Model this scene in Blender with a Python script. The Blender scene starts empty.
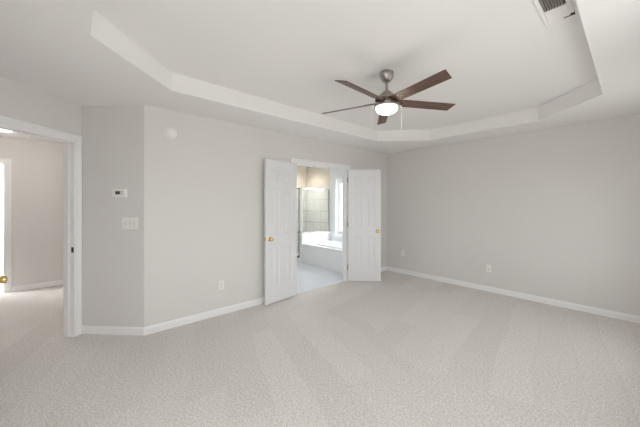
import bpy, bmesh, math, random
from math import sin, cos, pi, radians as R
from mathutils import Vector, Matrix
random.seed(7)
S = bpy.context.scene
COL = S.collection

# ------------------------------------------------------------------ camera
YAW = 48.497
cam_d = bpy.data.cameras.new('camera'); cam = bpy.data.objects.new('camera', cam_d); COL.objects.link(cam)
cam.location = (0, 0, 1.3883); cam.rotation_euler = (R(90), 0, R(YAW))
cam_d.sensor_width = 36; cam_d.lens = 278.32/640*36; cam_d.shift_y = -(213.5-204.07)/640
cam_d.clip_start = 0.02; cam_d.clip_end = 200
S.camera = cam

# ------------------------------------------------------------------ world, lights, exposure
S.view_settings.view_transform = 'Standard'; S.view_settings.look = 'None'
S.view_settings.exposure = 0.0; S.view_settings.gamma = 1.0; S.view_settings.use_curve_mapping = False
W = bpy.data.worlds.new('overcast_sky'); S.world = W; W.use_nodes = True
bgn = W.node_tree.nodes['Background']; bgn.inputs[0].default_value = (.985, .997, 1.0, 1); bgn.inputs[1].default_value = 4.7
S.cycles.use_denoising = True
S.cycles.max_bounces = 16; S.cycles.diffuse_bounces = 12; S.cycles.glossy_bounces = 4
S.cycles.transmission_bounces = 8; S.cycles.transparent_max_bounces = 16

def area(name, loc, aim, sx, sy, power, color=(1, 1, 1), spread=180):
    d = bpy.data.lights.new(name, 'AREA'); d.shape = 'RECTANGLE'; d.size = sx; d.size_y = sy
    d.energy = power; d.color = color; d.spread = R(spread)
    o = bpy.data.objects.new(name, d); COL.objects.link(o); o.location = loc
    o.rotation_euler = (Vector(aim)-Vector(loc)).to_track_quat('-Z', 'Y').to_euler()
    return o
DAY = (1.0, 1.0, 1.0)
# lamps adding daylight just outside the bedroom windows (right wall), the bathroom window and the far room's window;
# the lower lamps stand for light thrown up from the bright ground outside
WIN_Y = ((-0.40, 0.55), (1.35, 2.30), (3.10, 4.05)); WIN_X = ((-1.05, -0.10),); WZ0, WZ1 = 0.55, 2.05  # unseen bedroom windows; their number and places chosen to fit the light
area('far_right_window_ground_light', (0.85, 1.825, .75), (-.3, 1.825, 2.4), 1.0, .9, 21, DAY)
area('farthest_right_window_ground_light', (0.85, 3.575, .75), (-.3, 3.575, 2.4), 1.0, .9, 5, DAY)
area('right_window_daylight', (0.75, .075, 1.45), (-3, .075, 1.10), 1.0, 1.6, 15, DAY)
area('bath_daylight', (-4.45, 5.35, 1.4), (-4.55, 3, 0.9), 1.1, 1.5, 36, (0.97, 0.985, 1.0))
area('far_room_daylight', (-7.6, -2.95, 1.45), (-7.1, -0.9, 1.2), 1.0, 1.4, 230, (1, 1, 1))
# light portals in the window openings guide the sky light indoors
for (a, b) in WIN_Y:
    area('sky_portal', (.575, (a+b)/2, (WZ0+WZ1)/2), (-3, (a+b)/2, (WZ0+WZ1)/2), b-a, WZ1-WZ0, 1).data.cycles.is_portal = True
for (a, b) in WIN_X:
    area('sky_portal', ((a+b)/2, -.835, (WZ0+WZ1)/2), ((a+b)/2, 3, (WZ0+WZ1)/2), b-a, WZ1-WZ0, 1).data.cycles.is_portal = True
area('sky_portal', (-4.455, 5.11, 1.31), (-4.455, 2, 1.31), 1.02, 1.38, 1).data.cycles.is_portal = True
area('sky_portal', (-7.6, -2.74, 1.40), (-7.6, 0, 1.40), 1.0, 1.2, 1).data.cycles.is_portal = True

# ------------------------------------------------------------------ node helpers and materials
def newmat(name):
    m = bpy.data.materials.new(name); m.use_nodes = True
    nt = m.node_tree; return m, nt, nt.nodes['Principled BSDF']
def N(nt, t, **kw):
    n = nt.nodes.new(t)
    for k, v in kw.items():
        if k in n.inputs.keys(): n.inputs[k].default_value = v
        else: setattr(n, k, v)
    return n
def srgb(r, g, b):
    f = lambda c: (c/255/12.92) if c/255 <= .04045 else ((c/255+.055)/1.055)**2.4
    return (f(r), f(g), f(b), 1)
def paint(name, col, rough=.6, bump=.0, scale=250, spec=.5, metal=0, var=0.0):
    m, nt, p = newmat(name)
    p.inputs['Base Color'].default_value = col; p.inputs['Roughness'].default_value = rough
    p.inputs['Metallic'].default_value = metal; p.inputs['Specular IOR Level'].default_value = spec
    tc = N(nt, 'ShaderNodeTexCoord'); L = nt.links.new
    nz = N(nt, 'ShaderNodeTexNoise', Scale=scale, Detail=3.0); L(tc.outputs['Object'], nz.inputs['Vector'])
    if bump:
        b = N(nt, 'ShaderNodeBump', Strength=bump, Distance=.002); L(nz.outputs['Fac'], b.inputs['Height']); L(b.outputs['Normal'], p.inputs['Normal'])
    if var:
        n2 = N(nt, 'ShaderNodeTexNoise', Scale=2.3, Detail=4.0); L(tc.outputs['Object'], n2.inputs['Vector'])
        mx = N(nt, 'ShaderNodeMix', data_type='RGBA')
        mx.inputs[6].default_value = tuple(c*(1-var) for c in col[:3])+(1,); mx.inputs[7].default_value = tuple(min(1, c*(1+var)) for c in col[:3])+(1,)
        L(n2.outputs['Fac'], mx.inputs[0]); L(mx.outputs[2], p.inputs['Base Color'])
    return m
M = {}
M['wall'] = paint('greige_wall_paint', srgb(224, 221.5, 219.5), .75, .10, 180, .25, var=.012)
M['ceiling'] = paint('ceiling_paint', srgb(240, 238.5, 237.5), .85, .12, 160, .2)
M['trim'] = paint('white_semigloss_trim', srgb(243, 243, 244), .38, .02, 60)
M['door'] = paint('white_door_paint', srgb(230, 231, 234), .42, .04, 90)
M['plastic'] = paint('white_plastic', srgb(242, 240, 237), .35)
M['plastic_line'] = paint('grey_plastic_detail', srgb(165, 162, 158), .5)  # even grey for slots, buttons and screw heads
M['black'] = paint('black_void', srgb(18, 17, 17), .8)
M['screen'] = paint('grey_lcd_screen', srgb(78, 80, 78), .25)
M['brass'] = paint('polished_brass', (0.78, .60, .25, 1), .22, metal=1)
M['nickel'] = paint('brushed_nickel', (.44, .41, .385, 1), .32, .05, 300, metal=1)
M['chrome'] = paint('chrome', (.75, .75, .76, 1), .12, metal=1)
M['hinge'] = paint('satin_nickel_hinge', (.22, .21, .20, 1), .4, metal=1)
M['acrylic'] = paint('white_acrylic_tub', srgb(242, 244, 247), .18)
M['bathwall'] = paint('beige_bathroom_paint', srgb(230, 221, 209), .75, .05, 180, .25)
M['bathwhite'] = paint('white_bathroom_paint', srgb(236, 238, 240), .7, .05, 180, .25)
M['vent_grey'] = paint('grey_vent_louver_metal', srgb(150, 142, 136), .5)
M['duct'] = paint('dark_grey_duct', srgb(84, 79, 76), .7)
M['grass'] = paint('pale_gravel_yard', srgb(188, 186, 180), .9, .3, 40, .1, var=.15)

def wood_mat():
    m, nt, p = newmat('dark_walnut_blade'); L = nt.links.new
    tc = N(nt, 'ShaderNodeTexCoord'); mp = N(nt, 'ShaderNodeMapping'); mp.inputs['Scale'].default_value = (2.5, 38, 8)
    L(tc.outputs['Object'], mp.inputs['Vector'])
    nz = N(nt, 'ShaderNodeTexNoise', Scale=2.2, Detail=8.0, Roughness=.65, Distortion=.6); L(mp.outputs[0], nz.inputs['Vector'])
    cr = N(nt, 'ShaderNodeValToRGB'); L(nz.outputs['Fac'], cr.inputs[0])
    cr.color_ramp.elements[0].position = .3; cr.color_ramp.elements[0].color = srgb(54, 38, 32)
    cr.color_ramp.elements[1].position = .72; cr.color_ramp.elements[1].color = srgb(124, 94, 81)
    L(cr.outputs[0], p.inputs['Base Color']); p.inputs['Roughness'].default_value = .42
    b = N(nt, 'ShaderNodeBump', Strength=.15, Distance=.001); L(nz.outputs['Fac'], b.inputs['Height']); L(b.outputs[0], p.inputs['Normal'])
    return m
M['wood'] = wood_mat()

def carpet_mat():
    m, nt, p = newmat('beige_cut_pile_carpet'); L = nt.links.new
    tc = N(nt, 'ShaderNodeTexCoord')
    # pile direction left by the vacuum: straight strokes, running out from one wall in one half of the room and from the other wall in the rest
    def math_(op, x, y=None, z=None):
        n_ = N(nt, 'ShaderNodeMath', operation=op)
        for k_, v_ in enumerate((x, y, z)):
            if v_ is None: continue
            if isinstance(v_, (int, float)): n_.inputs[k_].default_value = v_
            else: L(v_, n_.inputs[k_])
        return n_.outputs[0]
    wn = N(nt, 'ShaderNodeTexNoise', Scale=.9, Detail=1.5); L(tc.outputs['Object'], wn.inputs['Vector'])
    sw = N(nt, 'ShaderNodeSeparateColor'); L(wn.outputs['Color'], sw.inputs[0])
    sx = N(nt, 'ShaderNodeSeparateXYZ'); L(tc.outputs['Object'], sx.inputs[0]); px_, py_ = sx.outputs[0], sx.outputs[1]
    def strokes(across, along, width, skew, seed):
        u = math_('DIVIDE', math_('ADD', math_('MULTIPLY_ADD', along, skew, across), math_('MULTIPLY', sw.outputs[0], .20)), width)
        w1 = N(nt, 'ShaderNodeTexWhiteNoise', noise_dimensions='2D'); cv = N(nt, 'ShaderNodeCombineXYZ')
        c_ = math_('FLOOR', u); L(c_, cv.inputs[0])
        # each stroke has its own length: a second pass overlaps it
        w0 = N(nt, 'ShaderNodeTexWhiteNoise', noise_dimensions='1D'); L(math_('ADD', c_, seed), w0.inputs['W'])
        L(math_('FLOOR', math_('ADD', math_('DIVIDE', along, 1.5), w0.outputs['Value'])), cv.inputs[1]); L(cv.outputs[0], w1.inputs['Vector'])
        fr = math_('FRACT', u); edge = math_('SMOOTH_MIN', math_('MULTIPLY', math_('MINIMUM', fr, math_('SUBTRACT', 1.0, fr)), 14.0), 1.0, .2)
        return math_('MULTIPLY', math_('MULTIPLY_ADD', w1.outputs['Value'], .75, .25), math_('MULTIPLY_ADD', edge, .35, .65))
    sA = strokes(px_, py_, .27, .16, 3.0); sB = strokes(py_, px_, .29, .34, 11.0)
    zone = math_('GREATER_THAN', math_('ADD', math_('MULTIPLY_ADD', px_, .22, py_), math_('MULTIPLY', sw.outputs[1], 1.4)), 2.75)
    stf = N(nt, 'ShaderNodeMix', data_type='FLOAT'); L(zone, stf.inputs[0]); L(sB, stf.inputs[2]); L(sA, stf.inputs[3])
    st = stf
    # yarn speckle
    sp = N(nt, 'ShaderNodeTexNoise', Scale=150.0, Detail=2.0, Roughness=.7); L(tc.outputs['Object'], sp.inputs['Vector'])
    sp2 = N(nt, 'ShaderNodeTexNoise', Scale=60.0, Detail=3.0, Roughness=.7); L(tc.outputs['Object'], sp2.inputs['Vector'])
    add = N(nt, 'ShaderNodeMath', operation='MULTIPLY_ADD'); add.inputs[1].default_value = .6; L(sp.outputs['Fac'], add.inputs[0])
    m2 = N(nt, 'ShaderNodeMath', operation='MULTIPLY'); m2.inputs[1].default_value = .4; L(sp2.outputs['Fac'], m2.inputs[0]); L(m2.outputs[0], add.inputs[2])
    cr = N(nt, 'ShaderNodeValToRGB'); L(add.outputs[0], cr.inputs[0])
    cr.color_ramp.elements[0].position = .39; cr.color_ramp.elements[0].color = srgb(194, 188, 184)
    cr.color_ramp.elements[1].position = .61; cr.color_ramp.elements[1].color = srgb(248, 244, 241)
    mul = N(nt, 'ShaderNodeMix', data_type='RGBA', blend_type='MULTIPLY'); mul.inputs[0].default_value = 1
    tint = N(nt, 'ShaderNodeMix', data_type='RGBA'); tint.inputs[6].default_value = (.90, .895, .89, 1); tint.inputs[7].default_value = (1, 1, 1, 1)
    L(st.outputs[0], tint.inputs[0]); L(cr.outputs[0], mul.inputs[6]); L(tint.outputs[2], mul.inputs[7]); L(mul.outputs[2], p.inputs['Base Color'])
    p.inputs['Roughness'].default_value = 1; p.inputs['Specular IOR Level'].default_value = .05
    p.inputs['Sheen Weight'].default_value = .15
    b = N(nt, 'ShaderNodeBump', Strength=.55, Distance=.012); L(add.outputs[0], b.inputs['Height']); L(b.outputs[0], p.inputs['Normal'])
    return m
M['carpet'] = carpet_mat()

def tile_mat(name, c1, c2, mortar, w, h, rough, msize=.006, off=0.0, axis='XY'):
    m, nt, p = newmat(name); L = nt.links.new
    tc = N(nt, 'ShaderNodeTexCoord'); vec = tc.outputs['Object']
    if axis != 'XY':
        sx = N(nt, 'ShaderNodeSeparateXYZ'); L(vec, sx.inputs[0]); cx = N(nt, 'ShaderNodeCombineXYZ')
        ad = N(nt, 'ShaderNodeMath', operation='ADD'); L(sx.outputs[0], ad.inputs[0]); L(sx.outputs[1], ad.inputs[1])
        L(ad.outputs[0], cx.inputs[0]); L(sx.outputs[2], cx.inputs[1]); vec = cx.outputs[0]
    br = N(nt, 'ShaderNodeTexBrick', offset=off, Scale=1.0); L(vec, br.inputs['Vector'])
    br.inputs['Color1'].default_value = c1; br.inputs['Color2'].default_value = c2; br.inputs['Mortar'].default_value = mortar
    br.inputs['Brick Width'].default_value = w; br.inputs['Row Height'].default_value = h; br.inputs['Mortar Size'].default_value = msize
    L(br.outputs['Color'], p.inputs['Base Color']); p.inputs['Roughness'].default_value = rough
    b = N(nt, 'ShaderNodeBump', Strength=.2, Distance=.002, invert=True); L(br.outputs['Fac'], b.inputs['Height']); L(b.outputs[0], p.inputs['Normal'])
    return m
M['floortile'] = tile_mat('white_floor_tile', srgb(226, 231, 240), srgb(224, 229, 238), srgb(216, 221, 230), .33, .33, .3)
M['showertile'] = tile_mat('pale_shower_tile', srgb(240, 240, 236), srgb(237, 237, 233), srgb(190, 192, 186), .30, .30, .3, .008, axis='V')

def glass_mat(name, tint, refl=.035):
    m, nt, p = newmat(name); L = nt.links.new; nt.nodes.remove(p)
    out = nt.nodes['Material Output']
    tr = N(nt, 'ShaderNodeBsdfTransparent'); tr.inputs[0].default_value = tint
    gl = N(nt, 'ShaderNodeBsdfGlossy', Roughness=.02)
    lw = N(nt, 'ShaderNodeLayerWeight', Blend=.5); pw = N(nt, 'ShaderNodeMath', operation='POWER'); pw.inputs[1].default_value = 5; L(lw.outputs['Facing'], pw.inputs[0])
    fr = N(nt, 'ShaderNodeMath', operation='MULTIPLY_ADD'); fr.inputs[1].default_value = .5; fr.inputs[2].default_value = refl; L(pw.outputs[0], fr.inputs[0]); mx = N(nt, 'ShaderNodeMixShader')
    L(fr.outputs[0], mx.inputs[0]); L(tr.outputs[0], mx.inputs[1]); L(gl.outputs[0], mx.inputs[2]); L(mx.outputs[0], out.inputs[0])
    return m
M['glass'] = glass_mat('window_glass', (.97, .985, .98, 1))
M['showerglass'] = glass_mat('shower_glass', (.975, .985, .98, 1), .006)
def emit(name, col, st):
    m, nt, p = newmat(name); p.inputs['Base Color'].default_value = (.9, .88, .85, 1); p.inputs['Roughness'].default_value = .3
    p.inputs['Emission Color'].default_value = col; p.inputs['Emission Strength'].default_value = st
    return m
M['bowl'] = emit('lit_frosted_glass_bowl', (1, .93, .84, 1), 2.6)
M['dome'] = emit('lit_hall_light_glass', (1, .95, .88, 1), 5.0)
M['can'] = emit('lit_recessed_lamp', (1, .9, .75, 1), 14.0)

# ------------------------------------------------------------------ mesh helpers
def link(name, me, parent=None, loc=(0, 0, 0), rotz=0):
    o = bpy.data.objects.new(name, me); COL.objects.link(o)
    if parent: o.parent = parent
    o.location = loc; o.rotation_euler = (0, 0, rotz); return o
def obj(name, bm, mat, parent=None, smooth=False, bevel=0, seg=2, loc=(0, 0, 0), rotz=0):
    bmesh.ops.recalc_face_normals(bm, faces=bm.faces)
    me = bpy.data.meshes.new(name); bm.to_mesh(me); bm.free()
    for m in (mat if isinstance(mat, (list, tuple)) else [mat]): me.materials.append(m)
    o = link(name, me, parent, loc, rotz)
    if smooth:
        for p in me.polygons: p.use_smooth = True
        try: me.set_sharp_from_angle(angle=R(38))
        except Exception: pass
    if bevel:
        b = o.modifiers.new('edge', 'BEVEL'); b.width = bevel; b.segments = seg; b.limit_method = 'ANGLE'; b.angle_limit = R(40)
    return o
def BM(): return bmesh.new()
def box(bm, a, b, mat=0):
    x0, y0, z0 = a; x1, y1, z1 = b
    v = [bm.verts.new(p) for p in ((x0,y0,z0),(x1,y0,z0),(x1,y1,z0),(x0,y1,z0),(x0,y0,z1),(x1,y0,z1),(x1,y1,z1),(x0,y1,z1))]
    for f in ((3,2,1,0),(4,5,6,7),(0,1,5,4),(1,2,6,5),(2,3,7,6),(3,0,4,7)):
        bm.faces.new([v[i] for i in f]).material_index = mat
    return v
def obox(bm, P, u, s0, s1, n, t0, t1, z0, z1):
    """box along direction u from point P, thickness along n, both horizontal"""
    c = []
    for z in (z0, z1):
        for s, t in ((s0, t0), (s1, t0), (s1, t1), (s0, t1)):
            c.append(bm.verts.new((P[0]+u[0]*s+n[0]*t, P[1]+u[1]*s+n[1]*t, z)))
    for f in ((3,2,1,0),(4,5,6,7),(0,1,5,4),(1,2,6,5),(2,3,7,6),(3,0,4,7)): bm.faces.new([c[i] for i in f])
def prism(bm, pts, ext):
    """closed polygon pts (3D) extruded by vector ext"""
    e = Vector(ext); a = [bm.verts.new(p) for p in pts]; b = [bm.verts.new(Vector(p)+e) for p in pts]
    bm.faces.new(a[::-1]); bm.faces.new(b); n = len(pts)
    for i in range(n): bm.faces.new((a[i], a[(i+1) % n], b[(i+1) % n], b[i]))
def lathe(bm, prof, seg=32, mtx=None, mat=0):
    """revolve (r, z) profile about Z; ends close when r == 0"""
    rings = []
    for r, z in prof:
        if r < 1e-6: rings.append([bm.verts.new((0, 0, z))])
        else: rings.append([bm.verts.new((r*cos(2*pi*i/seg), r*sin(2*pi*i/seg), z)) for i in range(seg)])
    for A_, B_ in zip(rings, rings[1:]):
        for i in range(seg):
            j = (i+1) % seg
            if len(A_) == 1 and len(B_) == 1: continue
            if len(A_) == 1: f = bm.faces.new((A_[0], B_[j], B_[i]))
            elif len(B_) == 1: f = bm.faces.new((A_[i], A_[j], B_[0]))
            else: f = bm.faces.new((A_[i], A_[j], B_[j], B_[i]))
            f.material_index = mat
    if mtx is not None:
        bmesh.ops.transform(bm, matrix=mtx, verts=[v for r in rings for v in r])
def tube(bm, pts, r, seg=10):
    prev = None; pts = [Vector(p) for p in pts]
    for i, p in enumerate(pts):
        d = (pts[min(i+1, len(pts)-1)]-pts[max(i-1, 0)]).normalized()
        q = d.to_track_quat('Z', 'Y'); ring = [bm.verts.new(p+q @ Vector((r*cos(2*pi*k/seg), r*sin(2*pi*k/seg), 0))) for k in range(seg)]
        if prev:
            for k in range(seg): bm.faces.new((prev[k], prev[(k+1) % seg], ring[(k+1) % seg], ring[k]))
        else: bm.faces.new(ring[::-1])
        prev = ring
    bm.faces.new(prev)
def tag(o, label=None, cat=None, group=None, kind=None):
    if label: o['label'] = label
    if cat: o['category'] = cat
    if group: o['group'] = group
    if kind: o['kind'] = kind
    return o
def thing(name, label, cat, loc, rotz=0, group=None, kind=None):
    o = link(name, None, None, loc, rotz); o.empty_display_size = .1
    return tag(o, label, cat, group, kind)
def struct(name, bm, m, **kw):
    return tag(obj(name, bm, m, **kw), kind='structure')

# ------------------------------------------------------------------ dimensions
A = -3.4476          # face of the wall with the double door
B = 4.9347           # face of the far wall
XR, YB = 0.40, -0.66  # right wall and rear wall
H = 2.44; TH = 0.1725; HT = 2.75; T = 0.115
q = math.sqrt(.5)
D1 = (A, 0.5603); D2 = (A-.7034*q, .5603-.7034*q)          # short angled wall with the thermostat
uC = (q, -q); LC = (D2[1]-YB)/q; C2 = (D2[0]+q*LC, YB)      # angled wall with the entry door
DY0, DY1, DH = 2.520, 3.715, 2.025                          # double door opening
CS0, CS1, CH = 0.071, 0.841, 2.048                          # entry opening along the angled wall
XH = -6.54           # hall far wall
XS = -6.15           # shower far wall

def wall(name, P, u, n, L, opens, mat, t=T, z1=HT, s0=0):
    """wall from P along u, body on the side of n, with openings (a, b, zlo, zhi)"""
    bm = BM(); s = s0
    for a, b, lo, hi in sorted(opens):
        if a > s: obox(bm, P, u, s, a, n, 0, t, 0, z1)
        if lo > 0: obox(bm, P, u, a, b, n, 0, t, 0, lo)
        if hi < z1: obox(bm, P, u, a, b, n, 0, t, hi, z1)
        s = b
    if s < L: obox(bm, P, u, s, L, n, 0, t, 0, z1)
    return struct(name, bm, mat)

# ------------------------------------------------------------------ shell
bm = BM(); box(bm, (-8.6, -2.8, -.06), (XR+.02, B+.02, 0)); 
fl = struct('floor', bm, M['carpet'])
bm = BM(); box(bm, (XS-.1, 1.35, 0), (A-.012, B+.01, .006)); struct('bathroom_floor', bm, M['floortile'])

wall('wall_left', (A, D1[1]), (0, 1), (-1, 0), B-D1[1], [(DY0-D1[1], DY1-D1[1], 0, DH)], M['wall'])
wall('wall_far', (A-T, B), (1, 0), (0, 1), XR-A+T+.15, [], M['wall'], t=.15)
wall('wall_right', (XR, YB-.15), (0, 1), (1, 0), B-YB+.15, [(a-YB+.15, b-YB+.15, WZ0, WZ1) for a, b in WIN_Y], M['wall'], t=.15)
wall('wall_rear', (C2[0]-.35, YB), (1, 0), (0, -1), XR-C2[0]+.35, [(a-(C2[0]-.35), b-(C2[0]-.35), WZ0, WZ1) for a, b in WIN_X], M['wall'], t=.15)
wall('wall_angled', D2, (q, q), (-q, q), .7034, [], M['wall'])
wall('wall_entry', D2, uC, (-q, -q), LC, [(CS0, CS1, 0, CH)], M['wall'], s0=-.06)
# hall shell
wall('wall_hall', (XH, -2.6), (0, 1), (-1, 0), 3.95, [(-1.60+2.6, -.80+2.6, 0, 2.04)], M['wall'])
wall('wall_hall_side', (XH-T, 1.20), (1, 0), (0, 1), A-T-XH+T, [], M['wall'])
wall('wall_hall_end', (-8.4, -2.6), (1, 0), (0, -1), 5.1, [(.3, 1.3, .8, 2.0)], M['wall'])
wall('wall_hall_return', (C2[0]-.12, -2.6), (0, 1), (1, 0), 2.6+YB-.13, [], M['wall'])
wall('wall_far_room', (-8.3, -2.6), (0, 1), (-1, 0), 3.9, [], M['bathwhite'])
# bathroom shell
wall('wall_shower', (XS, 1.30), (0, 1), (-1, 0), B-1.30, [], M['bathwall'])
BW = (-4.96, -3.95, .62, 2.0)
wall('wall_bathroom', (XS-T, B), (1, 0), (0, 1), A-T-XS+T, [(BW[0]-XS+T, BW[1]-XS+T, BW[2], BW[3])], M['bathwhite'], t=.15)

# ceiling: soffit ring at 2.44 m, eight-sided tray above
ta, tb, xF, ch, yl, ch2, xr, yb = .6026, .5348, -.8104, .6087, .6808, .6034, -.2017, .0774
o8 = [(A+ta, yl), (A+ta, B-tb-.6), (A+ta+.6, B-tb), (xF, B-tb), (xr, B-tb-ch), (xr, yb+.6), (xr-.6, yb), (A+ta+ch2, yb)]
bm = BM()
X0, Y0, X1, Y1 = -4.05, YB-.15, XR+.15, B+.1
outer = [(X0, yl), (X0, B-tb-.6), (A+ta+.6, Y1), (xF, Y1), (X1, B-tb-ch), (X1, yb+.6), (xr-.6, Y0), (A+ta+ch2, Y0)]
ci = [bm.verts.new((x, y, H)) for x, y in o8]; co = [bm.verts.new((x, y, H)) for x, y in outer]
cu = [bm.verts.new((x, y, H+TH)) for x, y in o8]
corn = {1: bm.verts.new((X0, Y1, H)), 3: bm.verts.new((X1, Y1, H)), 5: bm.verts.new((X1, Y0, H)), 7: bm.verts.new((X0, Y0, H))}
for i in range(8):
    j = (i+1) % 8
    bm.faces.new((ci[i], ci[j], co[j], co[i])); bm.faces.new((ci[i], cu[i], cu[j], ci[j]))
    if i in corn: bm.faces.new((co[i], co[j], corn[i]))
bm.faces.new(cu)
obj_c = struct('ceiling', bm, M['ceiling'])
bm = BM(); box(bm, (-8.5, -2.8, H+.003), (C2[0]-.02, 1.25, H+.05)); struct('hall_ceiling', bm, M['ceiling'])
bm = BM(); box(bm, (XS-.1, 1.25, H+.003), (A-.06, B+.1, H+.05)); struct('bathroom_ceiling', bm, M['bathwhite'])
bm = BM(); box(bm, (-40, -40, -.5), (40, 40, -.4)); struct('ground', bm, M['grass'])

# ------------------------------------------------------------------ baseboards
def base_prof(bm, P, u, n, L, s0=0):
    h, t = .082, .014
    prof = [(0, 0), (t, 0), (t, h-.022), (t*.75, h-.014), (t*.55, h-.006), (t*.3, h), (0, h)]
    pts = [(P[0]+u[0]*s0+n[0]*a, P[1]+u[1]*s0+n[1]*a, z) for a, z in prof]
    prism(bm, pts, (u[0]*(L-s0), u[1]*(L-s0), 0))
def baseboard(name, segs):
    bm = BM()
    for s in segs: base_prof(bm, *s)
    return struct(name, bm, M['trim'])
CW = .062
baseboard('baseboard_left', [((A, D1[1]), (0, 1), (1, 0), DY0-CW-D1[1], -.006), ((A, DY1+CW), (0, 1), (1, 0), B-DY1-CW)])
baseboard('baseboard_far', [((A, B), (1, 0), (0, -1), XR-A)])
baseboard('baseboard_right', [((XR, YB), (0, 1), (-1, 0), B-YB)])
baseboard('baseboard_rear', [((C2[0], YB), (1, 0), (0, 1), XR-C2[0])])
baseboard('baseboard_angled', [(D2, (q, q), (q, -q), .7034+.006, 0)])
baseboard('baseboard_hall', [((XH, -.80+CW), (0, 1), (1, 0), 2.0), ((XH, -2.6), (0, 1), (1, 0), 1.0-CW)])
baseboard('baseboard_bathroom', [((A-T, 1.35), (0, 1), (-1, 0), DY0-CW-1.35)])

# ------------------------------------------------------------------ door frames: casing on both faces, jamb, stop
def doorframe(name, P, u, n, s0, s1, hz, t=T, stop_t=.05, sides=(1, 1), clip0=None):
    """P,u,n as in wall(); room face at t=0 (casing on -n side), other face at t"""
    root = tag(link(name, None), kind='structure')
    def pr(s, tt, z): return (P[0]+u[0]*s+n[0]*tt, P[1]+u[1]*s+n[1]*tt, z)
    prof = [(0, 0), (0, .009), (.006, .013), (.014, .012), (.022, .015), (.034, .018), (.050, .018), (.058, .015), (CW, .008), (CW, 0)]
    bm = BM()
    for k, (f0, sg) in enumerate(((0, -1), (t, 1))):
        if not sides[k]: continue
        r = .005
        def ring(a, d):  # inner offset a, projection d
            return [pr(s0-r*0-a+.0-.004, f0+sg*d, 0), pr(s0-a-.004, f0+sg*d, hz+a+.004), pr(s1+a+.004, f0+sg*d, hz+a+.004), pr(s1+a+.004, f0+sg*d, 0)]
        rows = [[bm.verts.new(p) for p in ring(a, d)] for a, d in prof]
        m = len(rows)
        for i in range(m):
            for j in range(3):
                bm.faces.new((rows[i][j], rows[i][j+1], rows[(i+1) % m][j+1], rows[(i+1) % m][j]))
        bm.faces.new([r_[0] for r_ in rows]); bm.faces.new([r_[3] for r_ in rows][::-1])
    obj('casing', bm, M['trim'], root)
    bm = BM(); j = .016
    obox(bm, P, u, s0-.004, s0+j, n, -.002, t+.002, 0, hz); obox(bm, P, u, s1-j, s1+.004, n, -.002, t+.002, 0, hz)
    obox(bm, P, u, s0-.004, s1+.004, n, -.002, t+.002, hz-j, hz+.004)
    obj('jamb', bm, M['trim'], root)
    bm = BM(); k = j+.011
    obox(bm, P, u, s0+j, s0+k, n, stop_t, stop_t+.035, 0, hz-j); obox(bm, P, u, s1-k, s1-j, n, stop_t, stop_t+.035, 0, hz-j)
    obox(bm, P, u, s0+j, s1-j, n, stop_t, stop_t+.035, hz-k, hz-j)
    obj('door_stop', bm, M['trim'], root, bevel=.002)
    return root
f1 = doorframe('trim_1', (A, 0), (0, 1), (-1, 0), DY0, DY1, DH)
f2 = doorframe('trim_2', D2, uC, (-q, -q), CS0, CS1, CH)
f3 = doorframe('trim_3', (XH, 0), (0, 1), (-1, 0), -1.60, -.80, 2.04)
# strike plate of the entry door, ball catches in the head of the double door
bm = BM(); obox(bm, D2, uC, CS0+.016, CS0+.0175, (-q, -q), .001, .030, .88, .938)
sp = obj('strike_plate', bm, M['hinge'], f2, bevel=.0005); sp['label'] = 'dull metal strike plate'
bm = BM(); obox(bm, D2, uC, CS0+.0172, CS0+.0180, (-q, -q), .009, .023, .893, .925); obj('latch_hole', bm, M['black'], sp)
for y in ((DY0+DY1)/2-.17, (DY0+DY1)/2+.17):
    bm = BM(); box(bm, (A-.045, y-.022, DH-.0185), (A-.02, y+.022, DH-.0158)); obj('catch_plate', bm, M['hinge'], f1, bevel=.0005)

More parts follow.
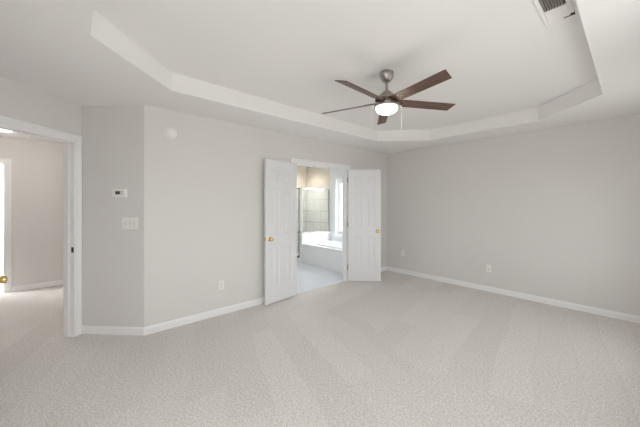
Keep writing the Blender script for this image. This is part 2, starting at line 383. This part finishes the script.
# ------------------------------------------------------------------ six-panel doors
def panel_slab(w, h, t, z0):
    """door slab along +X from x=0, |y|<=t/2, with six moulded panels on both faces"""
    st = .095 if w < .7 else .112; mid = .085 if w < .7 else .10
    cw = (w-2*st-mid)/2
    xs = [0, st, st+cw, st+cw+mid, w-st, w]
    rails = [0, .225, .225+.575, .225+.575+.15, .225+.575+.15+.62, .225+.575+.15+.62+.10, h-.115, h]
    bm = BM()
    for sg in (-1, 1):
        y = sg*t/2
        def V(x, z, d=0): return bm.verts.new((x, y-sg*d, z0+z))
        def quad(pts):
            vs = [V(*p) for p in pts]; bm.faces.new(vs if sg < 0 else vs[::-1])
        for i in range(5):
            for k in range(7):
                a, b, c, d = xs[i], xs[i+1], rails[k], rails[k+1]
                if i in (1, 3) and k in (1, 3, 5):
                    rings = [(0, 0), (.007, .0015), (.015, .007), (.030, .007), (.052, .0015)]
                    for (o1, d1), (o2, d2) in zip(rings, rings[1:]):
                        p1 = [(a+o1, c+o1), (b-o1, c+o1), (b-o1, d-o1), (a+o1, d-o1)]; p2 = [(a+o2, c+o2), (b-o2, c+o2), (b-o2, d-o2), (a+o2, d-o2)]
                        for m_ in range(4):
                            n_ = (m_+1) % 4
                            quad([(*p1[m_], d1), (*p1[n_], d1), (*p2[n_], d2), (*p2[m_], d2)])
                    o2, d2 = rings[-1]
                    quad([(a+o2, c+o2, d2), (b-o2, c+o2, d2), (b-o2, d-o2, d2), (a+o2, d-o2, d2)])
                else: quad([(a, c), (b, c), (b, d), (a, d)])
    for i in range(5):
        for z in (z0, z0+h):
            bm.faces.new([bm.verts.new(p) for p in ((xs[i], -t/2, z), (xs[i+1], -t/2, z), (xs[i+1], t/2, z), (xs[i], t/2, z))])
    for k in range(7):
        for x in (0, w):
            bm.faces.new([bm.verts.new(p) for p in ((x, -t/2, z0+rails[k]), (x, -t/2, z0+rails[k+1]), (x, t/2, z0+rails[k+1]), (x, t/2, z0+rails[k]))])
    bmesh.ops.remove_doubles(bm, verts=bm.verts, dist=1e-5)
    return bm
def knob_bm(sg, t):
    bm = BM()
    prof = [(0, 0), (.032, 0), (.032, .004), (.026, .008), (.012, .010), (.010, .026), (.014, .030), (.023, .036), (.0265, .045), (.0255, .055), (.018, .062), (.008, .0645), (0, .065)]
    lathe(bm, prof, 24, Matrix.Translation((0, sg*t/2, 0)) @ Matrix.Rotation(-sg*pi/2, 4, 'X'))
    return bm
def door(name, label, loc, ang, w, h, t=.035, flip=1, knob=(1, -1), hinges=True, z0=.012, hinge_mat='hinge'):
    """hinge axis at loc, slab along local +X"""
    r = thing(name, label, 'door', loc, ang, kind='structure')
    obj('door_leaf', panel_slab(w, h, t, z0), M['door'], r, loc=(.004, -flip*t/2, 0), bevel=.0012, seg=1)
    for s in knob:
        k = obj('knob', knob_bm(s, t), M['brass'], r, smooth=True, loc=(w-.06, -flip*t/2, .905)); k['label'] = 'brass knob'
    if knob:
        bm = BM(); box(bm, (w+.0035, -flip*t/2-.012, .885), (w+.0050, -flip*t/2+.012, .94)); obj('latch_plate', bm, M['brass'], r)
    if hinges:
        for z in (.25, h/2+.02, h-.18):
            bm = BM(); tube(bm, [(0, flip*.006, z-.045), (0, flip*.006, z+.045)], .0085, 12)
            tube(bm, [(0, flip*.006, z+.044), (0, flip*.006, z+.052)], .004, 8)
            box(bm, (.002, -flip*.001, z-.044) if flip > 0 else (.002, -.001, z-.044), (.036, .0015*flip, z+.044))
            obj('hinge', bm, M[hinge_mat], r, smooth=True)
    return r
LW = (DY1-DY0)/2-.018
# left leaf: swung right round against the wall; right leaf: open about 135 degrees
door('door_1', 'left leaf of white double door, folded back almost flat against the wall', (A+.022, DY0+.012, 0), R(-90+7.0), LW, 1.995, flip=-1)
door('door_2', 'right leaf of white double door, standing open beside the bathtub view', (A+.022, DY1-.012, 0), R(45), LW, 1.995, flip=1)
hinge = (D2[0]+uC[0]*(CS1-.014)+q*.022, D2[1]+uC[1]*(CS1-.014)+q*.022)
door('door_3', 'open entry door at the photo edge, only its brass knob in view', (hinge[0], hinge[1], 0), R(7.4), .742, 2.005, flip=-1)
door('door_4', 'white hall door with dull hinges, ajar in the far hall wall', (XH-T+.02, -.818, 0), R(180+32), .76, 2.005, flip=1, hinges=False)
for z in (.25, 1.0, 1.82):
    bm = BM(); box(bm, (XH-.075, -.8175, z-.045), (XH-.035, -.8155, z+.045)); tube(bm, [(XH-.078, -.822, z-.045), (XH-.078, -.822, z+.045)], .008)
    obj('hinge_leaf', bm, M['hinge'], f3, smooth=True)

# ------------------------------------------------------------------ windows (right wall, rear wall, bathroom)
def window(name, P, u, n, s0, s1, z0, z1, t, sill=True, fixed=False):
    """opening in a wall built with wall(); n points outdoors"""
    root = tag(link(name, None), kind='structure')
    bm = BM(); w = .045
    for a, b in ((s0, s0+w), (s1-w, s1)): obox(bm, P, u, a, b, n, t*.35, t*.95, z0, z1)
    obox(bm, P, u, s0+w, s1-w, n, t*.35, t*.95, z0, z0+w); obox(bm, P, u, s0+w, s1-w, n, t*.35, t*.95, z1-w, z1)
    obj('window_frame', bm, M['trim'], root)
    zm = (z0+z1)/2
    for a, b, off in (((z0+w, z1-w, .55),) if fixed else ((z0+w, zm+.02, .45), (zm-.02, z1-w, .68))):
        bm = BM(); k = .038; T0, T1 = t*off, t*off+.03
        for c, d in ((s0+w, s0+w+k), (s1-w-k, s1-w)): obox(bm, P, u, c, d, n, T0, T1, a, b)
        obox(bm, P, u, s0+w+k, s1-w-k, n, T0, T1, a, a+k); obox(bm, P, u, s0+w+k, s1-w-k, n, T0, T1, b-k, b)
        sa = obj('sash', bm, M['trim'], root)
        bm = BM(); obox(bm, P, u, s0+w+k-.003, s1-w-k+.003, n, T0+.012, T0+.016, a+k-.003, b-k+.003); obj('pane', bm, M['glass'], sa)
    bm = BM(); c = CW
    obox(bm, P, u, s0-c, s0, n, -.016, 0, z0-c, z1+c); obox(bm, P, u, s1, s1+c, n, -.016, 0, z0-c, z1+c); obox(bm, P, u, s0, s1, n, -.016, 0, z1, z1+c)
    obox(bm, P, u, s0, s1, n, -.016, 0, z0-c, z0-.02)
    obj('casing', bm, M['trim'], root, bevel=.004)
    bm = BM(); obox(bm, P, u, s0-.03 if sill else s0, s1+.03 if sill else s1, n, -.035 if sill else -.016, t*.36, z0-.02, z0+.004); obj('window_sill', bm, M['trim'], root, bevel=.004)
    return root
window('window_1', (XR, 0), (0, 1), (1, 0), *WIN_Y[0], WZ0, WZ1, .15)
window('window_2', (XR, 0), (0, 1), (1, 0), *WIN_Y[1], WZ0, WZ1, .15)
window('window_3', (XR, 0), (0, 1), (1, 0), *WIN_Y[2], WZ0, WZ1, .15)
window('window_4', (0, YB), (1, 0), (0, -1), *WIN_X[0], WZ0, WZ1, .15)
window('window_5', (0, B), (1, 0), (0, 1), BW[0], BW[1], BW[2], BW[3], .15, sill=False, fixed=True)

window('window_6', (-8.4, -2.6), (1, 0), (0, -1), .3, 1.3, .8, 2.0, T)  # unseen window, added as the opening for the far room's daylight lamp

# ------------------------------------------------------------------ bathroom fittings seen through the doorway
TY, TX0, TX1, TZ = 4.02, -5.15, A-T, .46
# bathtub: deck with an oval basin let into it, tall white apron
tubt = thing('bathtub', 'white built-in bathtub with tall panelled front under the bathroom window', 'bathtub', (0, 0, 0))
bm = BM(); n = 48; cx, cy = (TX0+TX1)/2+.02, (TY+B)/2+.01; ax, ay = .66, .34
def sq(a, e=3.2):
    c, s_ = cos(a), sin(a); return (math.copysign(abs(c)**(2/e), c), math.copysign(abs(s_)**(2/e), s_))
rings = []
for sc, z in ((None, TZ), (1.0, TZ), (1.02, TZ+.018), (.98, TZ+.022), (.94, TZ+.008), (.90, TZ-.10), (.84, TZ-.28), (.70, TZ-.36), (.30, TZ-.37)):
    rg = []
    for i in range(n):
        a = 2*pi*i/n; c, s_ = sq(a)
        if sc is None:
            k = 1/max(abs(c), abs(s_)); x = cx+(TX1-TX0)/2*c*k-.02 if 1 else 0; y = cy+(B-TY)/2*s_*k-.01
            x = min(max(x, TX0+.002), TX1-.002); y = min(max(y, TY), B-.002)
        else: x, y = cx+ax*sc*c, cy+ay*sc*s_
        rg.append(bm.verts.new((x, y, z)))
    rings.append(rg)
for r1, r2 in zip(rings, rings[1:]):
    for i in range(n): bm.faces.new((r1[i], r1[(i+1) % n], r2[(i+1) % n], r2[i]))
bm.faces.new(rings[-1])
obj('tub_basin', bm, M['acrylic'], tubt, smooth=True)
bm = BM(); box(bm, (TX0+.002, TY, .0065), (TX1-.002, TY+.02, TZ-.001))
box(bm, (TX0+.002, TY-.012, TZ-.03), (TX1-.002, TY, TZ-.001)); box(bm, (TX0+.002, TY-.010, .0065), (TX1-.002, TY, .07))
obj('apron', bm, M['acrylic'], tubt, bevel=.003)
bm = BM(); lathe(bm, [(0, TZ-.368), (.025, TZ-.366), (.025, TZ-.362), (0, TZ-.360)], 16, Matrix.Translation((cx-.3, cy, 0))); obj('drain', bm, M['chrome'], tubt, smooth=True)
bm = BM(); tube(bm, [(-3.70, cy, TZ), (-3.70, cy, TZ+.10), (-3.73, cy, TZ+.14), (-3.80, cy, TZ+.15), (-3.85, cy, TZ+.13)], .014); obj('tub_spout', bm, M['chrome'], tubt, smooth=True)
# low tiled half wall between tub and shower
bm = BM(); box(bm, (TX0-.10, TY-.02, .006), (TX0, B, .655)); struct('wall_half', bm, M['bathwhite'])
bm = BM(); box(bm, (TX0-.115, TY-.035, .655), (TX0+.015, B, .682)); struct('trim_4', bm, M['trim'], bevel=.004)
# tiled walls of the shower
bm = BM(); box(bm, (XS, TY, .006), (XS+.012, B, 1.80)); box(bm, (XS+.012, B-.012, .006), (TX0-.10, B, 1.80)); box(bm, (XS, TY-.012, .006), (XS+.012, TY, 1.80))
struct('wall_tiling', bm, M['showertile'])
bm = BM(); box(bm, (XS, B-.004, 1.80), (TX0-.04, B, H)); struct('wall_shower_upper', bm, M['bathwall'])
# shower enclosure: fixed glass on the half wall, swinging door, base with curb
sh = thing('shower_enclosure', 'glass shower enclosure with thin metal frame beside the bathtub', 'shower', (0, 0, 0))
gx = TX0-.05; GZ = 1.775
bm = BM()
for (a, b) in (((gx-.014, TY-.01, .682), (gx+.014, TY+.02, GZ)), ((gx-.014, B-.045, .682), (gx+.014, B-.013, GZ)), ((gx-.014, TY+.02, GZ-.028), (gx+.014, B-.045, GZ)), ((gx-.014, TY+.02, .682), (gx+.014, B-.045, .71))): box(bm, a, b)
pf = obj('panel_frame', bm, M['chrome'], sh, bevel=.002)
bm = BM(); box(bm, (gx-.003, TY+.018, .708), (gx+.003, B-.043, GZ-.026)); obj('pane', bm, M['showerglass'], pf)
bm = BM(); sx0 = XS+.013; sx1 = TX0-.117
for (a, b) in (((sx0, TY-.015, .11), (sx0+.03, TY+.015, GZ)), ((sx1-.03, TY-.015, .11), (sx1, TY+.015, GZ)), ((sx0+.03, TY-.015, GZ-.03), (sx1-.03, TY+.015, GZ)), ((sx0+.03, TY-.015, .11), (sx1-.03, TY+.015, .145))): box(bm, a, b)
df = obj('door_frame', bm, M['hinge'], sh, bevel=.002); df['label'] = 'dark metal door frame'
bm = BM(); box(bm, (sx0+.028, TY-.003, .143), (sx1-.028, TY+.003, GZ-.028)); obj('pane', bm, M['showerglass'], df)
bm = BM(); tube(bm, [(sx1-.09, TY-.004, .95), (sx1-.09, TY-.05, .95), (sx1-.09, TY-.05, 1.2), (sx1-.09, TY-.004, 1.2)], .008); obj('handle', bm, M['chrome'], df, smooth=True)
bm = BM(); box(bm, (sx0, TY+.03, .0065), (sx1+.014, B-.014, .05)); box(bm, (sx0, TY-.05, .0065), (sx1, TY+.03, .11)); obj('shower_base', bm, M['acrylic'], sh, bevel=.006)
hd = thing('wall_shower_head', 'small dark shower head high on the beige bathroom wall', 'shower head', (XS+.002, 4.14, 1.90))
bm = BM(); tube(bm, [(0, 0, 0), (.06, 0, .03), (.12, 0, .02), (.16, 0, -.02)], .009); obj('shower_arm', bm, M['hinge'], hd, smooth=True)
bm = BM(); lathe(bm, [(0, .05), (.012, .05), (.016, .03), (.04, .004), (.042, -.004), (0, -.006)], 20, Matrix.Translation((.175, 0, -.05)) @ Matrix.Rotation(R(-35), 4, 'Y')); obj('spray_face', bm, M['hinge'], hd, smooth=True)
# recessed lamp over the shower
rl = thing('recessed_light', 'round recessed light glowing in the bathroom ceiling above the shower', 'ceiling light', (-5.70, 4.48, H))
bm = BM(); lathe(bm, [(.058, -.001), (.085, -.001), (.085, -.006), (.075, -.009), (.058, -.006), (.058, -.001)], 32); obj('trim_ring', bm, M['plastic'], rl, smooth=True)
bm = BM(); lathe(bm, [(0, -.002), (.057, -.002), (.057, -.004), (0, -.005)], 32); obj('lens', bm, M['can'], rl, smooth=True)
ld = bpy.data.lights.new('recessed_lamp', 'SPOT'); ld.energy = 34; ld.color = (1, .93, .83); ld.spot_size = R(145); ld.spot_blend = 1.0; ld.shadow_soft_size = .05
lo = link('recessed_lamp', ld, rl, (0, 0, -.02))
# hall ceiling light
hl = thing('hall_ceiling_light', 'round flush ceiling light in the hall beyond the entry doorway', 'ceiling light', (-5.45, -.70, H))
bm = BM(); lathe(bm, [(0, 0), (.16, 0), (.165, -.012), (.155, -.025), (0, -.025)], 36); obj('lamp_base', bm, M['nickel'], hl, smooth=True)
bm = BM(); lathe(bm, [(.15, -.0255), (.148, -.045), (.125, -.075), (.08, -.095), (.03, -.104), (0, -.105)], 36); obj('lamp_shade', bm, M['dome'], hl, smooth=True)
ld = bpy.data.lights.new('hall_lamp', 'POINT'); ld.energy = 9; ld.color = (1, .94, .87); ld.shadow_soft_size = .12
link('hall_lamp', ld, hl, (0, 0, -.24))

# ------------------------------------------------------------------ ceiling fan
FX, FY = -1.530, 2.183; ZT = H+TH
fan = thing('ceiling_fan', 'five-blade ceiling fan, dark wood blades, nickel body and lit bowl', 'ceiling fan', (FX, FY, ZT), R(YAW))
def fz(z): return z-ZT
bm = BM(); lathe(bm, [(0, 0), (.063, 0), (.065, -.004), (.065, -.030), (.062, -.036), (.055, -.058), (.042, -.078), (.034, -.086), (.030, -.089), (0, -.089)], 36); obj('canopy', bm, M['nickel'], fan, smooth=True)
bm = BM(); lathe(bm, [(0, -.08), (.0125, -.08), (.0125, fz(2.43)), (0, fz(2.43))], 20); obj('downrod', bm, M['nickel'], fan, smooth=True)
bm = BM(); lathe(bm, [(0, fz(2.444)), (.020, fz(2.444)), (.022, fz(2.441)), (.022, fz(2.430)), (.044, fz(2.427)), (.047, fz(2.422)), (.047, fz(2.402)), (.075, fz(2.398)), (.078, fz(2.390)), (.098, fz(2.380)), (.108, fz(2.366)), (.108, fz(2.356)), (0, fz(2.356))], 40); obj('motor_housing', bm, M['nickel'], fan, smooth=True)
bm = BM(); lathe(bm, [(0, fz(2.3555)), (.050, fz(2.3555)), (.050, fz(2.321)), (.110, fz(2.320)), (.114, fz(2.314)), (.114, fz(2.296)), (.108, fz(2.290)), (.098, fz(2.290)), (.098, fz(2.300)), (0, fz(2.300))], 40); obj('light_fitter', bm, M['nickel'], fan, smooth=True)
bm = BM(); lathe(bm, [(0, fz(2.299)), (.096, fz(2.299)), (.101, fz(2.285)), (.100, fz(2.268)), (.088, fz(2.249)), (.062, fz(2.234)), (.03, fz(2.227)), (0, fz(2.225))], 40)
lb = obj('light_bowl', bm, M['bowl'], fan, smooth=True); lb['label'] = 'glowing white glass bowl'
for k in range(5):
    th = R(9.5+72*k)
    r0, r1, w0, w1, tk = .078, .680, .050, .053, .006
    bl_bm = BM()
    out = [(r0, -w0), (r1-.005, -w1), (r1-.028, w1), (r0, w0)]
    top = [bl_bm.verts.new((x, y, tk/2)) for x, y in out]; bot = [bl_bm.verts.new((x, y, -tk/2)) for x, y in out]
    bl_bm.faces.new(top); bl_bm.faces.new(bot[::-1])
    for i in range(4): bl_bm.faces.new((top[i], bot[i], bot[(i+1) % 4], top[(i+1) % 4]))
    bl = obj('blade', bl_bm, M['wood'], fan, bevel=.0015)
    bl.location = (0, 0, fz(2.339)); bl.rotation_euler = (Matrix.Rotation(th, 3, 'Z') @ Matrix.Rotation(R(1.0), 3, 'Y') @ Matrix.Rotation(R(-16.5), 3, 'X')).to_euler()
    br = BM(); pts = [(.07, -.016), (.12, -.018), (.150, -.034), (.205, -.030), (.215, 0), (.205, .030), (.150, .034), (.12, .018), (.07, .016)]
    prism(br, [(x, y, .0032) for x, y in pts], (0, 0, .005))
    for x, y in ((.165, -.02), (.165, .02), (.195, 0)): lathe(br, [(0, -.0048), (.004, -.0046), (.005, -.0032), (0, -.0032)], 10, Matrix.Translation((x, y, 0)))
    ob = obj('blade_bracket', br, M['nickel'], bl)
for sx in (-1, 1):
    cxn = sx*.136
    bm = BM(); tube(bm, [(sx*.105, 0, fz(2.308)), (sx*.125, 0, fz(2.306)), (cxn, 0, fz(2.298)), (cxn, 0, fz(2.285))], .004)
    tube(bm, [(cxn, 0, fz(2.285)), (cxn, 0, fz(2.03))], .0012, 6)
    for i in range(40): lathe(bm, [(0, -.0019), (.0019, 0), (0, .0019)], 6, Matrix.Translation((cxn, 0, fz(2.28)-i*.0062)))
    pc = obj('pull_chain', bm, M['plastic'], fan, smooth=True)
    bm = BM(); lathe(bm, [(0, .014), (.003, .013), (.0045, .004), (.0045, -.012), (.003, -.016), (0, -.016)], 12, Matrix.Translation((cxn, 0, fz(2.02)))); obj('fob', bm, M['plastic'], pc, smooth=True)
ld = bpy.data.lights.new('fan_lamp', 'POINT'); ld.energy = 2; ld.color = (1, .9, .78); ld.shadow_soft_size = .09
link('fan_lamp', ld, fan, (0, 0, fz(2.16)))

# ------------------------------------------------------------------ ceiling vent in the tray
VX0, VX1, VY0, VY1 = -.403, -.252, 1.86, 2.412
vt = thing('ceiling_vent', 'white ceiling vent with grey louvres and a black gap at one corner', 'vent', ((VX0+VX1)/2, (VY0+VY1)/2, ZT))
hx, hy = (VX1-VX0)/2, (VY1-VY0)/2; fw = .022
bm = BM()
for (a, b) in (((-hx, -hy, -.012), (-hx+fw, hy, 0)), ((hx-fw, -hy, -.012), (hx, hy-.045, 0)), ((-hx+fw, -hy, -.012), (hx-fw, -hy+fw, 0)), ((-hx+fw, hy-fw, -.012), (hx-.055, hy, 0))): box(bm, a, b)
obj('vent_frame', bm, M['plastic'], vt, bevel=.003)
ylv = 2.238-(VY0+VY1)/2
bm = BM(); box(bm, (-hx+fw, ylv, -.010), (hx-fw, hy-fw, -.001)); obj('cover_plate', bm, M['plastic'], vt, bevel=.002)
bm = BM(); box(bm, (-hx+fw, -hy+fw, -.003), (hx-fw, ylv, -.001)); obj('duct_opening', bm, M['duct'], vt)
for i in range(7):
    x = -hx+fw+.008+i*.0135
    bm = BM(); prism(bm, [(x-.005, -hy+fw, -.004), (x+.006, -hy+fw, -.0115), (x+.007, -hy+fw, -.0105), (x-.004, -hy+fw, -.003)], (0, ylv+hy-fw, 0)); obj('louver', bm, M['vent_grey'], vt)
bm = BM(); box(bm, (hx-.058, hy-.016, -.004), (hx, hy, -.0005)); box(bm, (hx-.020, hy-.048, -.004), (hx, hy-.016, -.0005)); obj('gap', bm, M['black'], vt)

# ------------------------------------------------------------------ small things on the walls (local Y points into the room, local -X is to the viewer's right)
def on_plate(name, label, cat, loc, rz, group=None): return thing(name, label, cat, loc, rz, group)
RA, RB_, RD = R(-90), R(180), R(-135)
sd = on_plate('smoke_detector', 'round white smoke detector high on the wall left of the double door', 'smoke detector', (A, .805, 2.178), RA)
rotY = Matrix.Rotation(R(-90), 4, 'X')
bm = BM(); lathe(bm, [(0, 0), (.070, 0), (.073, .004), (.073, .014), (.068, .018), (.060, .018), (.057, .013), (0, .013)], 40, rotY); obj('base_ring', bm, M['plastic'], sd, smooth=True)
off = Matrix.Translation((-.013, 0, 0)) @ rotY
bm = BM(); lathe(bm, [(0, .0132), (.050, .0132), (.050, .026), (0, .026)], 40, off); obj('sensing_slot', bm, M['plastic_line'], sd, smooth=True)
bm = BM(); lathe(bm, [(0, .026), (.057, .026), (.060, .030), (.058, .040), (.050, .046), (.02, .049), (.018, .047), (.010, .047), (.009, .050), (0, .050)], 40, off); obj('detector_cover', bm, M['plastic'], sd, smooth=True)

def dpos(s, z): return (D2[0]+q*s, D2[1]+q*s, z)
sD = lambda p: (p[0]-D2[0])/q
tm = on_plate('thermostat', 'white wall thermostat with small grey screen, above the light switches', 'thermostat', dpos(.440, 1.505), RD)
bm = BM(); box(bm, (-.076, 0, -.046), (.076, .006, .046)); obj('wall_plate', bm, M['plastic'], tm, bevel=.003)
bm = BM(); box(bm, (-.072, .006, -.043), (.072, .026, .043)); obj('body', bm, M['plastic'], tm, bevel=.006, seg=3)
bm = BM(); box(bm, (-.016, .0255, -.014), (.038, .0275, .020)); obj('screen', bm, M['screen'], tm, bevel=.001)
for z in (-.010, .012):
    bm = BM(); box(bm, (-.040, .0255, z-.006), (-.026, .0285, z+.006)); obj('button', bm, M['plastic_line'], tm, bevel=.002)

sw = on_plate('light_switch', 'white three-gang light switch plate below the thermostat', 'light switch', dpos(.548, 1.183), RD)
bm = BM(); box(bm, (-.088, 0, -.062), (.088, .006, .062)); obj('wall_plate', bm, M['plastic'], sw, bevel=.003)
for x in (-.046, 0, .046):
    bm = BM(); box(bm, (x-.0055, .0055, -.013), (x+.0055, .0066, .013)); s_ = obj('toggle_slot', bm, M['plastic_line'], sw)
    bm = BM(); prism(bm, [(x-.0042, .006, -.004), (x-.0042, .006, .008), (x-.0042, .018, .011), (x-.0042, .018, .005)], (.0084, 0, 0)); obj('toggle', bm, M['plastic'], s_, bevel=.001)
    for z in (-.030, .030):
        bm = BM(); lathe(bm, [(0, .006), (.003, .006), (.0025, .0072), (0, .0075)], 10, Matrix.Translation((x, 0, z)) @ rotY); obj('screw', bm, M['plastic_line'], sw)

def outlet(label, loc, rz):
    r = on_plate('wall_outlet', label, 'outlet', loc, rz, 'wall plates just above the baseboards')
    bm = BM(); box(bm, (-.036, 0, -.058), (.036, .006, .058)); obj('wall_plate', bm, M['plastic'], r, bevel=.003)
    for z in (-.0195, .0195):
        bm = BM(); box(bm, (-.0165, .0058, z-.0135), (.0165, .0078, z+.0135)); f = obj('receptacle', bm, M['plastic'], r, bevel=.004)
        bm = BM()
        for x in (-.0065, .0065): box(bm, (x-.0012, .0072, z-.003), (x+.0012, .0081, z+.006))
        lathe(bm, [(0, .0072), (.0025, .0072), (.0025, .0081), (0, .0081)], 10, Matrix.Translation((0, 0, z-.008)) @ rotY)
        obj('slot', bm, M['black'], f)
    bm = BM(); lathe(bm, [(0, .006), (.003, .006), (.0025, .0072), (0, .0075)], 10, rotY); obj('screw', bm, M['plastic_line'], r)
    return r
outlet('white duplex outlet on the wall left of the double door', (A, 1.390, .370), RA)
outlet('white duplex outlet on the far wall near the room corner', (-3.071, B, .409), RB_)
jk = on_plate('cable_jack', 'white cable jack plate with dark socket, middle of the far wall', 'wall plate', (-1.53, B, .366), RB_, 'wall plates just above the baseboards')
bm = BM(); box(bm, (-.036, 0, -.058), (.036, .006, .058)); obj('wall_plate', bm, M['plastic'], jk, bevel=.003)
bm = BM(); lathe(bm, [(0, .006), (.007, .006), (.007, .010), (.005, .012), (.005, .020), (0, .020)], 16, Matrix.Translation((.005, 0, -.01)) @ rotY); obj('socket', bm, M['hinge'], jk, smooth=True)
